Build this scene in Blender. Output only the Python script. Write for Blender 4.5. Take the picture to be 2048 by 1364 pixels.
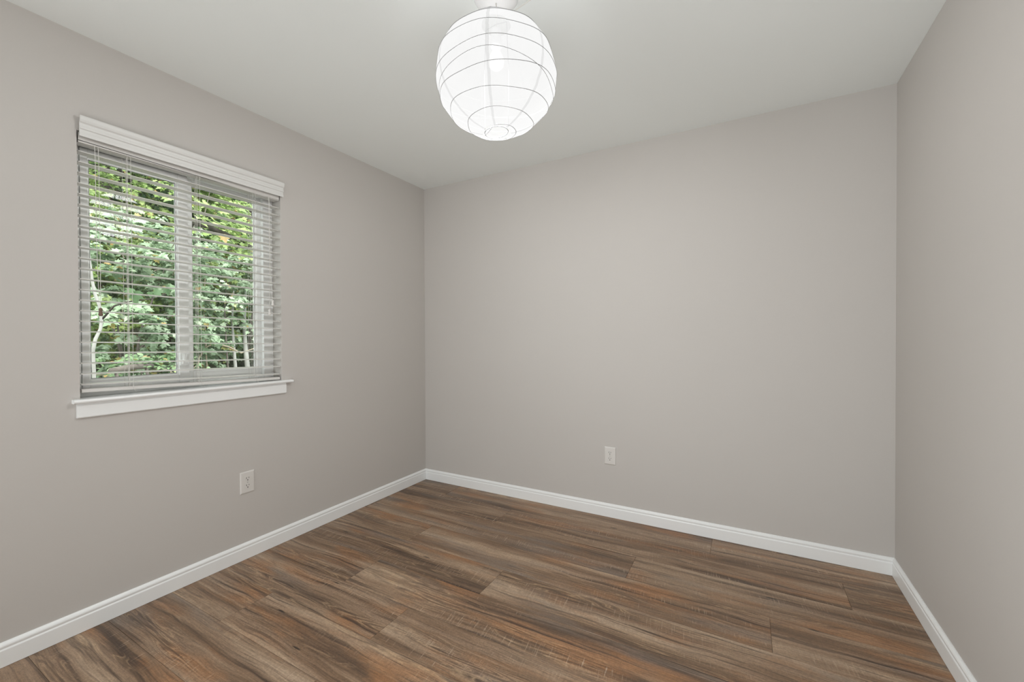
import bpy, bmesh, math, random
import numpy as np
from mathutils import Vector, Matrix

scene = bpy.context.scene
for o in list(bpy.data.objects):
    bpy.data.objects.remove(o)
COL = scene.collection

# ------------------------------------------------------------------ camera
CAM = Vector((2.3787, -2.7561, 1.1965))
YAW, PITCH, ROLL, FPX = 0.5087, -0.0094, -0.0040, 844.37
fw = Vector((-math.sin(YAW) * math.cos(PITCH), math.cos(YAW) * math.cos(PITCH), math.sin(PITCH)))
rt = Vector((math.cos(YAW), math.sin(YAW), 0))
up = rt.cross(fw)
rt2 = math.cos(ROLL) * rt + math.sin(ROLL) * up
up2 = -math.sin(ROLL) * rt + math.cos(ROLL) * up
cam_data = bpy.data.cameras.new('camera')
cam_data.sensor_width = 36.0
cam_data.sensor_fit = 'HORIZONTAL'
cam_data.lens = FPX / 2048 * 36.0
cam_data.clip_start = 0.02
cam = bpy.data.objects.new('camera', cam_data)
COL.objects.link(cam)
M = Matrix.Identity(4)
for i in range(3):
    M[i][0], M[i][1], M[i][2], M[i][3] = rt2[i], up2[i], -fw[i], CAM[i]
cam.matrix_world = M
scene.camera = cam

# ------------------------------------------------------------------ colour management, world, light
scene.view_settings.view_transform = 'Standard'
scene.view_settings.look = 'None'
scene.view_settings.gamma = 1.0
scene.view_settings.use_curve_mapping = False
scene.view_settings.exposure = 0.0

W, H, D = 3.022, 2.44, 6.5          # room width (x), height, depth (towards -y)

world = bpy.data.worlds.new('overcast_sky')
scene.world = world
world.use_nodes = True
wn = world.node_tree.nodes
wn['Background'].inputs[0].default_value = (0.93, 1.0, 0.99, 1)
wn['Background'].inputs[1].default_value = 3.5


def light(name, kind, loc, energy, color=(1, 1, 1), rot=(0, 0, 0), **kw):
    l = bpy.data.lights.new(name, kind)
    l.energy = energy
    l.color = color
    for k, v in kw.items():
        setattr(l, k, v)
    o = bpy.data.objects.new(name, l)
    o.location = loc
    o.rotation_euler = rot
    COL.objects.link(o)
    return o


# soft sun high over the roof of the house, falling on the bank of leaves outside
light('sun', 'SUN', (6, -2, 9), 4.6, (1.0, 0.98, 0.93), (math.radians(12), math.radians(38), 0), angle=math.radians(25))
# added fill lights out of view: one aimed up at the ceiling, others behind
FL = (0.92, 0.965, 1.0)


def aimed(name, loc, target, energy, sx, sy):
    d = Vector(target) - Vector(loc)
    o = light(name, 'AREA', loc, energy, FL, shape='RECTANGLE', size=sx, size_y=sy)
    o.rotation_euler = d.to_track_quat('-Z', 'Y').to_euler()
    return o


aimed('bounce_fill', (2.2, -2.45, 0.30), (1.7, -1.4, 2.4), 15, 1.4, 0.9)  # added fill that lifts the ceiling from below the frame
aimed('rear_fill', (1.5, -6.3, 1.55), (1.5, 0, 1.3), 23, 2.6, 1.6)  # added even fill from the closed end of the room
aimed('side_fill', (0.06, -3.5, 1.55), (3.0, -2.7, 1.15), 30, 1.5, 1.5)  # added fill for the right wall, set flush to the left one
aimed('overhead_fill', (1.5, -4.2, 2.40), (1.7, -3.5, 0.0), 37, 2.4, 2.0)  # added overhead fill inside the room; no hall is modelled

# ------------------------------------------------------------------ material helpers


def new_mat(name):
    m = bpy.data.materials.new(name)
    m.use_nodes = True
    nt = m.node_tree
    return m, nt, nt.nodes, nt.links, nt.nodes['Principled BSDF']


def srgb(r, g, b):
    f = lambda c: (c / 255 / 12.92) if c / 255 <= 0.04045 else ((c / 255 + 0.055) / 1.055) ** 2.4
    return (f(r), f(g), f(b), 1)


def simple(name, col, rough=0.5, noise=0.0, nscale=8.0, bump=0.0, bscale=200.0, metallic=0.0, spec=0.5):
    m, nt, n, l, b = new_mat(name)
    b.inputs['Roughness'].default_value = rough
    b.inputs['Metallic'].default_value = metallic
    b.inputs['Specular IOR Level'].default_value = spec
    tc = n.new('ShaderNodeTexCoord')
    nz = n.new('ShaderNodeTexNoise')
    nz.inputs['Scale'].default_value = nscale
    nz.inputs['Detail'].default_value = 4
    l.new(tc.outputs['Object'], nz.inputs['Vector'])
    mx = n.new('ShaderNodeMix')
    mx.data_type = 'RGBA'
    mx.inputs[6].default_value = tuple(c * (1 - noise) for c in col[:3]) + (1,)
    mx.inputs[7].default_value = tuple(min(1, c * (1 + noise)) for c in col[:3]) + (1,)
    l.new(nz.outputs[0], mx.inputs[0])
    l.new(mx.outputs[2], b.inputs['Base Color'])
    if bump:
        nb = n.new('ShaderNodeTexNoise')
        nb.inputs['Scale'].default_value = bscale
        nb.inputs['Detail'].default_value = 3
        l.new(tc.outputs['Object'], nb.inputs['Vector'])
        bp = n.new('ShaderNodeBump')
        bp.inputs['Strength'].default_value = bump
        bp.inputs['Distance'].default_value = 0.002
        l.new(nb.outputs[0], bp.inputs['Height'])
        l.new(bp.outputs[0], b.inputs['Normal'])
    return m


WALL_C = (0.582, 0.554, 0.523, 1)
MAT = {}
MAT['wall'] = simple('wall_paint', WALL_C, 0.65, 0.015, 2.5, 0.10, 160, spec=0.15)
MAT['ceiling'] = simple('ceiling_paint', (0.89, 0.92, 0.90, 1), 0.9, 0.01, 2.0, 0.06, 120, spec=0.2)
MAT['trim'] = simple('white_trim_paint', (0.90, 0.91, 0.90, 1), 0.32, 0.01, 6, 0.0)
MAT['vinyl'] = simple('white_vinyl', (0.90, 0.90, 0.89, 1), 0.35, 0.01, 6)
MAT['blind'] = simple('white_blind_vinyl', (0.72, 0.70, 0.665, 1), 0.4, 0.015, 9)
MAT['valance'] = simple('white_valance', (0.74, 0.735, 0.71, 1), 0.4, 0.015, 9)
MAT['cord'] = simple('white_cord', (0.72, 0.70, 0.66, 1), 0.8)
MAT['brown_tassel'] = simple('brown_wood_tassel', (0.16, 0.105, 0.07, 1), 0.5, 0.25, 60)
MAT['clip'] = simple('grey_clip', (0.28, 0.28, 0.27, 1), 0.4)
MAT['gasket'] = simple('grey_gasket', (0.30, 0.30, 0.30, 1), 0.7)
MAT['outlet'] = simple('ivory_outlet_plastic', (0.72, 0.695, 0.66, 1), 0.35, 0.01, 20)
MAT['slot'] = simple('dark_slot', (0.03, 0.03, 0.028, 1), 0.7)
MAT['screw'] = simple('painted_screw', (0.52, 0.50, 0.47, 1), 0.35)
MAT['wire'] = simple('grey_lantern_wire', (0.34, 0.34, 0.34, 1), 0.5, metallic=0.3)
MAT['fixture'] = simple('white_fixture', (0.88, 0.88, 0.88, 1), 0.45)
MAT['bark_dark'] = simple('dark_bark', (0.045, 0.038, 0.03, 1), 0.9, 0.5, 14, 0.6, 40)
MAT['bark_grey'] = simple('grey_bark', (0.13, 0.11, 0.095, 1), 0.9, 0.45, 14, 0.6, 40)
MAT['bark_pale'] = simple('pale_bark', (0.33, 0.32, 0.30, 1), 0.8, 0.25, 9, 0.3, 30)
MAT['twig'] = simple('tan_twig', (0.30, 0.25, 0.19, 1), 0.9, 0.4, 14)
MAT['earth'] = simple('leaf_litter_earth', (0.075, 0.075, 0.045, 1), 0.95, 0.7, 9, 0.8, 25)
MAT['siding'] = simple('exterior_siding', (0.5, 0.5, 0.48, 1), 0.7, 0.05, 4)


def glass_mat():
    m, nt, n, l, b = new_mat('window_glass')
    out = n['Material Output']
    n.remove(b)
    tr = n.new('ShaderNodeBsdfTransparent')
    tr.inputs[0].default_value = (0.97, 0.985, 0.98, 1)
    gl = n.new('ShaderNodeBsdfGlossy')
    gl.inputs['Roughness'].default_value = 0.0
    fr = n.new('ShaderNodeFresnel')
    geo = n.new('ShaderNodeNewGeometry')        # low-e coated pane: same reflectance from both sides
    io = n.new('ShaderNodeMapRange')
    io.inputs['To Min'].default_value = 1.32
    io.inputs['To Max'].default_value = 1 / 1.32
    l.new(geo.outputs['Backfacing'], io.inputs[0])
    l.new(io.outputs[0], fr.inputs['IOR'])
    nz = n.new('ShaderNodeTexNoise')            # faint waviness of the coating
    nz.inputs['Scale'].default_value = 1.5
    tc = n.new('ShaderNodeTexCoord')
    l.new(tc.outputs['Object'], nz.inputs['Vector'])
    mr = n.new('ShaderNodeMapRange')
    mr.inputs['To Min'].default_value = 0.95
    mr.inputs['To Max'].default_value = 1.05
    l.new(nz.outputs[0], mr.inputs[0])
    mu = n.new('ShaderNodeMath')
    mu.operation = 'MULTIPLY'
    l.new(fr.outputs[0], mu.inputs[0])
    l.new(mr.outputs[0], mu.inputs[1])
    mx = n.new('ShaderNodeMixShader')
    l.new(mu.outputs[0], mx.inputs[0])
    l.new(tr.outputs[0], mx.inputs[1])
    l.new(gl.outputs[0], mx.inputs[2])
    l.new(mx.outputs[0], out.inputs[0])
    return m


MAT['glass'] = glass_mat()


def paper_mat(name, emit, clear, diff):
    """lit rice paper: glows by itself, thin enough to let part of the bulb's light straight through"""
    m, nt, n, l, b = new_mat(name)
    out = n['Material Output']
    n.remove(b)
    tc = n.new('ShaderNodeTexCoord')
    nz = n.new('ShaderNodeTexNoise')
    nz.inputs['Scale'].default_value = 14
    nz.inputs['Detail'].default_value = 5
    l.new(tc.outputs['Object'], nz.inputs['Vector'])
    mr = n.new('ShaderNodeMapRange')
    mr.inputs['To Min'].default_value = 0.96 * emit
    mr.inputs['To Max'].default_value = 1.04 * emit
    l.new(nz.outputs[0], mr.inputs[0])
    em = n.new('ShaderNodeEmission')
    em.inputs[0].default_value = (1.0, 1.0, 0.995, 1)
    l.new(mr.outputs[0], em.inputs[1])
    d = n.new('ShaderNodeBsdfDiffuse')
    d.inputs[0].default_value = (diff, diff, diff, 1)
    t = n.new('ShaderNodeBsdfTransparent')
    t.inputs[0].default_value = (clear, clear, clear, 1)
    a1 = n.new('ShaderNodeAddShader')
    a2 = n.new('ShaderNodeAddShader')
    l.new(d.outputs[0], a1.inputs[0])
    l.new(t.outputs[0], a1.inputs[1])
    l.new(a1.outputs[0], a2.inputs[0])
    l.new(em.outputs[0], a2.inputs[1])
    l.new(a2.outputs[0], out.inputs[0])
    return m


MAT['paper'] = paper_mat('lit_rice_paper', 0.68, 0.30, 0.006)
MAT['seam'] = paper_mat('lit_paper_overlap', 0.0, 0.86, 0.006)


def bulb_mat():
    m, nt, n, l, b = new_mat('lit_bulb')
    b.inputs['Base Color'].default_value = (0.5, 0.5, 0.49, 1)
    b.inputs['Emission Color'].default_value = (1, 0.98, 0.95, 1)
    b.inputs['Emission Strength'].default_value = 0.6
    return m


MAT['bulb'] = bulb_mat()


def leaf_mat(name, c_dark, c_mid, c_light, warm=0.04):
    m, nt, n, l, b = new_mat(name)
    out = n['Material Output']
    at = n.new('ShaderNodeAttribute')
    at.attribute_name = 'leaf_rand'
    rp = n.new('ShaderNodeValToRGB')
    e = rp.color_ramp.elements
    e[0].position = 0.0
    e[0].color = c_dark
    e[1].position = 1.0
    e[1].color = (0.42, 0.27, 0.12, 1)
    for pos, c in ((0.35, c_mid), (0.8, c_light), (1.0 - warm - 0.02, c_light), (1.0 - warm, (0.36, 0.33, 0.10, 1))):
        x = e.new(pos)
        x.color = c
    l.new(at.outputs['Fac'], rp.inputs[0])
    tc = n.new('ShaderNodeTexCoord')
    nz = n.new('ShaderNodeTexNoise')
    nz.inputs['Scale'].default_value = 30
    nz.inputs['Detail'].default_value = 3
    l.new(tc.outputs['Object'], nz.inputs['Vector'])
    hs = n.new('ShaderNodeHueSaturation')
    mr = n.new('ShaderNodeMapRange')
    mr.inputs['To Min'].default_value = 0.75
    mr.inputs['To Max'].default_value = 1.25
    l.new(nz.outputs[0], mr.inputs[0])
    l.new(mr.outputs[0], hs.inputs['Value'])
    l.new(rp.outputs[0], hs.inputs['Color'])
    l.new(hs.outputs[0], b.inputs['Base Color'])
    b.inputs['Roughness'].default_value = 0.45
    t = n.new('ShaderNodeBsdfTranslucent')
    l.new(hs.outputs[0], t.inputs[0])
    mx = n.new('ShaderNodeMixShader')
    mx.inputs[0].default_value = 0.3
    l.new(b.outputs[0], mx.inputs[1])
    l.new(t.outputs[0], mx.inputs[2])
    l.new(mx.outputs[0], out.inputs[0])
    return m


MAT['leaf_mint'] = leaf_mat('mint_leaves', (0.10, 0.145, 0.075, 1), (0.26, 0.36, 0.22, 1), (0.47, 0.56, 0.41, 1))
MAT['leaf_yellow'] = leaf_mat('yellow_green_leaves', (0.11, 0.16, 0.05, 1), (0.27, 0.38, 0.12, 1), (0.44, 0.53, 0.22, 1), 0.08)
MAT['leaf_dark'] = leaf_mat('dark_green_leaves', (0.05, 0.10, 0.045, 1), (0.13, 0.22, 0.10, 1), (0.27, 0.38, 0.20, 1), 0.03)
MAT['leaf_ground'] = leaf_mat('ground_ivy', (0.07, 0.12, 0.05, 1), (0.16, 0.27, 0.12, 1), (0.32, 0.44, 0.24, 1), 0.10)


def floor_mat():
    """weathered wide planks: brown, rust and slate streaks along the board, cathedral grain, saw marks across it"""
    m, nt, n, l, b = new_mat('weathered_plank_floor')

    def math_(op, a, c=None):
        x = n.new('ShaderNodeMath')
        x.operation = op
        for i, v in enumerate((a, c)):
            if v is None:
                continue
            if isinstance(v, (int, float)):
                x.inputs[i].default_value = v
            else:
                l.new(v, x.inputs[i])
        return x.outputs[0]

    def ramp(v, pts):
        r = n.new('ShaderNodeValToRGB')
        e = r.color_ramp.elements
        e[0].position, e[0].color = pts[0]
        e[1].position, e[1].color = pts[-1]
        for p_, c_ in pts[1:-1]:
            q = e.new(p_)
            q.color = c_
        l.new(v, r.inputs[0])
        return r.outputs[0]

    def grey(v):
        return (v, v, v, 1)

    def mix(f, a, c, mode='MIX'):
        x = n.new('ShaderNodeMix')
        x.data_type = 'RGBA'
        x.blend_type = mode
        for i, v in ((0, f), (6, a), (7, c)):
            if isinstance(v, (int, float)):
                x.inputs[i].default_value = v
            elif isinstance(v, tuple):
                x.inputs[i].default_value = v
            else:
                l.new(v, x.inputs[i])
        return x.outputs[2]

    def noise(vec, scale, detail=4, rough=0.55, dist=0.0):
        x = n.new('ShaderNodeTexNoise')
        x.inputs['Scale'].default_value = scale
        x.inputs['Detail'].default_value = detail
        x.inputs['Roughness'].default_value = rough
        x.inputs['Distortion'].default_value = dist
        l.new(vec, x.inputs['Vector'])
        return x.outputs[0]

    def mapping(vec, s, off=(0, 0, 0)):
        x = n.new('ShaderNodeMapping')
        x.inputs['Scale'].default_value = s
        x.inputs['Location'].default_value = off
        l.new(vec, x.inputs['Vector'])
        return x.outputs[0]

    tc = n.new('ShaderNodeTexCoord')
    at = n.new('ShaderNodeAttribute')
    at.attribute_name = 'plank_rand'
    sep = n.new('ShaderNodeSeparateColor')
    l.new(at.outputs['Color'], sep.inputs[0])
    r1, r2, r3 = sep.outputs[0], sep.outputs[1], sep.outputs[2]
    cmb = n.new('ShaderNodeCombineXYZ')
    l.new(math_('MULTIPLY', r1, 37.0), cmb.inputs[0])
    l.new(math_('MULTIPLY', r2, 23.0), cmb.inputs[1])
    l.new(math_('MULTIPLY', r3, 11.0), cmb.inputs[2])
    va = n.new('ShaderNodeVectorMath')
    va.operation = 'ADD'
    l.new(tc.outputs['Object'], va.inputs[0])
    l.new(cmb.outputs[0], va.inputs[1])
    P = va.outputs[0]
    # slow bend so that streaks wander
    wob = noise(mapping(P, (1.3, 2.5, 1)), 1.6, 2)
    sx = n.new('ShaderNodeSeparateXYZ')
    l.new(P, sx.inputs[0])
    ybent = math_('ADD', sx.outputs[1], math_('MULTIPLY', math_('SUBTRACT', wob, 0.5), 0.055))
    cb = n.new('ShaderNodeCombineXYZ')
    l.new(sx.outputs[0], cb.inputs[0])
    l.new(ybent, cb.inputs[1])
    l.new(sx.outputs[2], cb.inputs[2])
    Q = cb.outputs[0]

    broad = noise(mapping(Q, (0.7, 12, 1)), 1.0, 3, 0.5)
    patch = noise(mapping(P, (1.7, 6.5, 1), (5, 3, 0)), 1.0, 3, 0.55)
    patch2 = noise(mapping(P, (1.1, 7.5, 1), (15, 7, 4)), 1.0, 3, 0.55)
    streak = noise(mapping(Q, (1.1, 36, 1), (2, 8, 1)), 1.0, 4, 0.6)
    fine = noise(mapping(Q, (9, 210, 1)), 1.0, 4, 0.7)
    fleck = noise(mapping(P, (105, 150, 1)), 1.0, 4, 0.8, 0.6)

    base = ramp(broad, [(0.28, srgb(90, 70, 53)), (0.42, srgb(126, 102, 80)), (0.52, srgb(147, 124, 103)), (0.62, srgb(166, 145, 124)), (0.76, srgb(184, 165, 146))])
    rust = ramp(patch, [(0.53, grey(0)), (0.66, grey(0.70))])
    col = mix(rust, base, srgb(160, 116, 78))
    slate = ramp(patch2, [(0.56, grey(0)), (0.70, grey(0.68))])
    col = mix(slate, col, srgb(119, 113, 109))
    # dark wandering streaks
    dk = ramp(streak, [(0.32, grey(0.88)), (0.46, grey(0.0))])
    col = mix(dk, col, srgb(66, 49, 37))
    lt = ramp(streak, [(0.58, grey(0.0)), (0.74, grey(0.55))])
    col = mix(lt, col, srgb(186, 165, 142))
    thin = noise(mapping(Q, (2.2, 95, 1), (4, 1, 3)), 1.0, 3, 0.6)
    col = mix(ramp(thin, [(0.30, grey(0.6)), (0.42, grey(0.0))]), col, srgb(84, 66, 53))
    # cathedral grain
    cn = noise(mapping(P, (1.5, 15, 1), (1, 6, 9)), 1.0, 2, 0.4, 0.15)
    wvv = math_('ADD', math_('MULTIPLY', math_('SINE', math_('MULTIPLY', cn, 80.0)), 0.5), 0.5)
    cmask = ramp(noise(mapping(P, (1.0, 11, 1), (9, 1, 2)), 1.0, 2, 0.5), [(0.54, grey(0)), (0.66, grey(0.62))])
    cl = ramp(wvv, [(0.62, grey(0.0)), (0.86, grey(0.9)), (1.0, grey(0.15))])
    col = mix(mul2(n, l, cmask, cl), col, srgb(196, 170, 138))
    cd = ramp(wvv, [(0.05, grey(0.8)), (0.30, grey(0.0))])
    col = mix(mul2(n, l, cmask, cd), col, srgb(90, 73, 59))
    # saw marks across the board
    tilt = n.new('ShaderNodeMapping')
    tilt.inputs['Rotation'].default_value = (0, 0, math.radians(-8))
    l.new(P, tilt.inputs['Vector'])
    saw = noise(mapping(tilt.outputs[0], (190, 9, 1)), 1.0, 2, 0.6)
    smask = ramp(noise(mapping(P, (0.8, 11.0, 1), (3, 13, 5)), 1.0, 2, 0.5), [(0.50, grey(0)), (0.62, grey(0.9))])
    sl = ramp(saw, [(0.58, grey(0)), (0.72, grey(0.60))])
    col = mix(mul2(n, l, smask, sl), col, srgb(196, 179, 160))
    sd = ramp(saw, [(0.26, grey(0.30)), (0.42, grey(0))])
    col = mix(mul2(n, l, smask, sd), col, srgb(92, 74, 61))
    # fine pores and flecks
    fg = ramp(fine, [(0.28, grey(0.58)), (0.5, grey(1.02)), (0.72, grey(1.38))])
    col = mix(0.8, col, fg, 'MULTIPLY')
    ff = ramp(fleck, [(0.30, grey(0.60)), (0.5, grey(1.02)), (0.70, grey(1.45))])
    col = mix(0.7, col, ff, 'MULTIPLY')
    # small black knots and checks
    vo = n.new('ShaderNodeTexVoronoi')
    vo.inputs['Scale'].default_value = 1.0
    l.new(mapping(P, (2.6, 16, 1)), vo.inputs['Vector'])
    kn = ramp(vo.outputs['Distance'], [(0.035, grey(0.9)), (0.08, grey(0.0))])
    col = mix(kn, col, srgb(34, 28, 24))
    # every board its own tone
    tone = n.new('ShaderNodeMapRange')
    tone.inputs['To Min'].default_value = 0.92
    tone.inputs['To Max'].default_value = 1.07
    l.new(r3, tone.inputs[0])
    cc = n.new('ShaderNodeCombineColor')
    for i in range(3):
        l.new(tone.outputs[0], cc.inputs[i])
    col = mix(1.0, col, cc.outputs[0], 'MULTIPLY')
    col = mix(1.0, col, (0.985, 0.92, 0.84, 1), 'MULTIPLY')
    l.new(col, b.inputs['Base Color'])
    rr = n.new('ShaderNodeMapRange')
    rr.inputs['To Min'].default_value = 0.42
    rr.inputs['To Max'].default_value = 0.56
    l.new(fleck, rr.inputs[0])
    l.new(rr.outputs[0], b.inputs['Roughness'])
    b.inputs['Specular IOR Level'].default_value = 0.75
    bp = n.new('ShaderNodeBump')
    bp.inputs['Strength'].default_value = 0.18
    bp.inputs['Distance'].default_value = 0.001
    l.new(fine, bp.inputs['Height'])
    l.new(bp.outputs[0], b.inputs['Normal'])
    return m


def mul2(n, l, a, c):
    x = n.new('ShaderNodeMath')
    x.operation = 'MULTIPLY'
    l.new(a, x.inputs[0])
    l.new(c, x.inputs[1])
    return x.outputs[0]


MAT['floor'] = floor_mat()

# ------------------------------------------------------------------ mesh helpers


def link_mesh(name, bm, mat, parent=None, smooth=False, loc=None):
    me = bpy.data.meshes.new(name)
    bm.normal_update()
    bm.to_mesh(me)
    bm.free()
    me.materials.append(mat if not isinstance(mat, str) else MAT[mat])
    if smooth:
        for p in me.polygons:
            p.use_smooth = True
    o = bpy.data.objects.new(name, me)
    COL.objects.link(o)
    if parent is not None:
        o.parent = parent
        if loc is None:
            # geometry is written in world space: undo the parent's location (parents are never rotated)
            q, t = parent, Vector((0, 0, 0))
            while q is not None:
                t += q.location
                q = q.parent
            me.transform(Matrix.Translation(-t))
        else:
            o.location = loc
    elif loc is not None:
        o.location = loc
    return o


def empty(name, loc, label, cat, group=None, kind=None):
    o = bpy.data.objects.new(name, None)
    o.empty_display_size = 0.1
    o.location = loc
    COL.objects.link(o)
    return tag(o, label, cat, group, kind)


def tag(o, label=None, cat=None, group=None, kind=None):
    if label:
        o['label'] = label
    if cat:
        o['category'] = cat
    if group:
        o['group'] = group
    if kind:
        o['kind'] = kind
    return o


def box(bm, x0, x1, y0, y1, z0, z1, bev=0.0, seg=2):
    r = bmesh.ops.create_cube(bm, size=1.0)
    vs = r['verts']
    for v in vs:
        v.co = Vector(((x0 + x1) / 2 + v.co.x * (x1 - x0), (y0 + y1) / 2 + v.co.y * (y1 - y0), (z0 + z1) / 2 + v.co.z * (z1 - z0)))
    if bev:
        es = list({e for v in vs for e in v.link_edges})
        bmesh.ops.bevel(bm, geom=es, offset=bev, segments=seg, affect='EDGES', profile=0.5)
    return bm


def tube(bm, pts, rad, sides=8, cap=True, closed=False):
    """a tube along pts; rad a number or one per point"""
    pts = [Vector(p) for p in pts]
    k = len(pts)
    rads = [rad] * k if isinstance(rad, (int, float)) else list(rad)
    rings = []
    prev = None
    for i, p in enumerate(pts):
        if closed:
            d = pts[(i + 1) % k] - pts[i - 1]
        else:
            d = pts[min(i + 1, k - 1)] - pts[max(i - 1, 0)]
        d.normalize()
        if prev is None:
            a = d.cross(Vector((0, 0, 1)))
            if a.length < 1e-3:
                a = d.cross(Vector((1, 0, 0)))
        else:
            a = prev - d * prev.dot(d)
        a.normalize()
        prev = a.copy()
        b_ = d.cross(a)
        rings.append([bm.verts.new(p + (a * math.cos(t) + b_ * math.sin(t)) * rads[i]) for t in [2 * math.pi * j / sides for j in range(sides)]])
    m_ = k if closed else k - 1
    for i in range(m_):
        A, B = rings[i], rings[(i + 1) % k]
        for j in range(sides):
            bm.faces.new((A[j], A[(j + 1) % sides], B[(j + 1) % sides], B[j]))
    if cap and not closed:
        bm.faces.new(list(reversed(rings[0])))
        bm.faces.new(rings[-1])
    return bm


def lathe(bm, prof, c, sides=32, axis='z', cap=True):
    rings = []
    for r, h in prof:
        ring = []
        for j in range(sides):
            t = 2 * math.pi * j / sides
            if axis == 'z':
                p = Vector((c[0] + r * math.cos(t), c[1] + r * math.sin(t), c[2] + h))
            else:
                p = Vector((c[0] + h, c[1] + r * math.cos(t), c[2] + r * math.sin(t)))
            ring.append(bm.verts.new(p))
        rings.append(ring)
    for A, B in zip(rings[:-1], rings[1:]):
        for j in range(sides):
            bm.faces.new((A[j], A[(j + 1) % sides], B[(j + 1) % sides], B[j]))
    if cap:
        bm.faces.new(list(reversed(rings[0])))
        bm.faces.new(rings[-1])
    return bm


def extrude_y(bm, prof, y0, y1, dz1=0.0):
    """prof: closed list of (x, z), extruded along y (dz1 lifts the far end)"""
    A = [bm.verts.new((x, y0, z)) for x, z in prof]
    B = [bm.verts.new((x, y1, z + dz1)) for x, z in prof]
    k = len(prof)
    for i in range(k):
        bm.faces.new((A[i], A[(i + 1) % k], B[(i + 1) % k], B[i]))
    bm.faces.new(list(reversed(A)))
    bm.faces.new(B)
    bmesh.ops.recalc_face_normals(bm, faces=bm.faces[:])
    return bm


def struct(name, bm, mat, label, cat, parent=None):
    o = link_mesh(name, bm, mat, parent)
    return tag(o, label, cat, None, 'structure')


# ------------------------------------------------------------------ floor: laid planks
def build_floor():
    rnd = random.Random(11)
    bm = bmesh.new()
    lay = bm.loops.layers.color.new('plank_rand')
    pw, pl = 0.2286, 1.83
    y_seam = -1.124
    starts = {0: 1.288, -1: 0.65, -2: 1.071, -3: 0.43, 1: 0.633, 2: 1.852, 3: 0.95, 4: 2.2}
    gap = 0.0005
    for row in range(-26, 6):
        ya, yb = y_seam + row * pw, y_seam + (row + 1) * pw
        ya, yb = max(ya, -D), min(yb, 0.0)
        if yb - ya < 0.004:
            continue
        s = starts.get(row, rnd.uniform(0, pl))
        x = s - pl * math.ceil(s / pl)
        while x < W:
            xa, xb = max(x, 0.0), min(x + pl, W)
            x += pl
            if xb - xa < 0.004:
                continue
            colr = (rnd.random(), rnd.random(), rnd.random(), 1)
            e = 0.0012
            top = [(xa + gap, ya + gap), (xb - gap, ya + gap), (xb - gap, yb - gap), (xa + gap, yb - gap)]
            inn = [(xa + gap + e, ya + gap + e), (xb - gap - e, ya + gap + e), (xb - gap - e, yb - gap - e), (xa + gap + e, yb - gap - e)]
            lo = [bm.verts.new((a, c, -0.004)) for a, c in top]
            md = [bm.verts.new((a, c, -0.0008)) for a, c in top]
            hi = [bm.verts.new((a, c, 0.0)) for a, c in inn]
            fs = [bm.faces.new(hi)]
            for A, B in ((lo, md), (md, hi)):
                for i in range(4):
                    fs.append(bm.faces.new((A[i], A[(i + 1) % 4], B[(i + 1) % 4], B[i])))
            for f in fs:
                for lp in f.loops:
                    lp[lay] = colr
    # underlay slab that closes the seams
    n0 = len(bm.faces)
    box(bm, -0.02, W + 0.02, -D - 0.02, 0.02, -0.12, -0.0035)
    bm.faces.ensure_lookup_table()
    for f in bm.faces[n0:]:
        for lp in f.loops:
            lp[lay] = (0.3, 0.3, 0.0, 1)
    o = struct('floor', bm, 'floor', 'brown weathered wide plank floor with streaked grain', 'floor')
    return o


build_floor()

# ------------------------------------------------------------------ walls and ceiling
T = 0.14
OY0, OY1, OZ0, OZ1 = -2.112, -1.257, 0.934, 2.045       # window opening in the left wall


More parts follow.
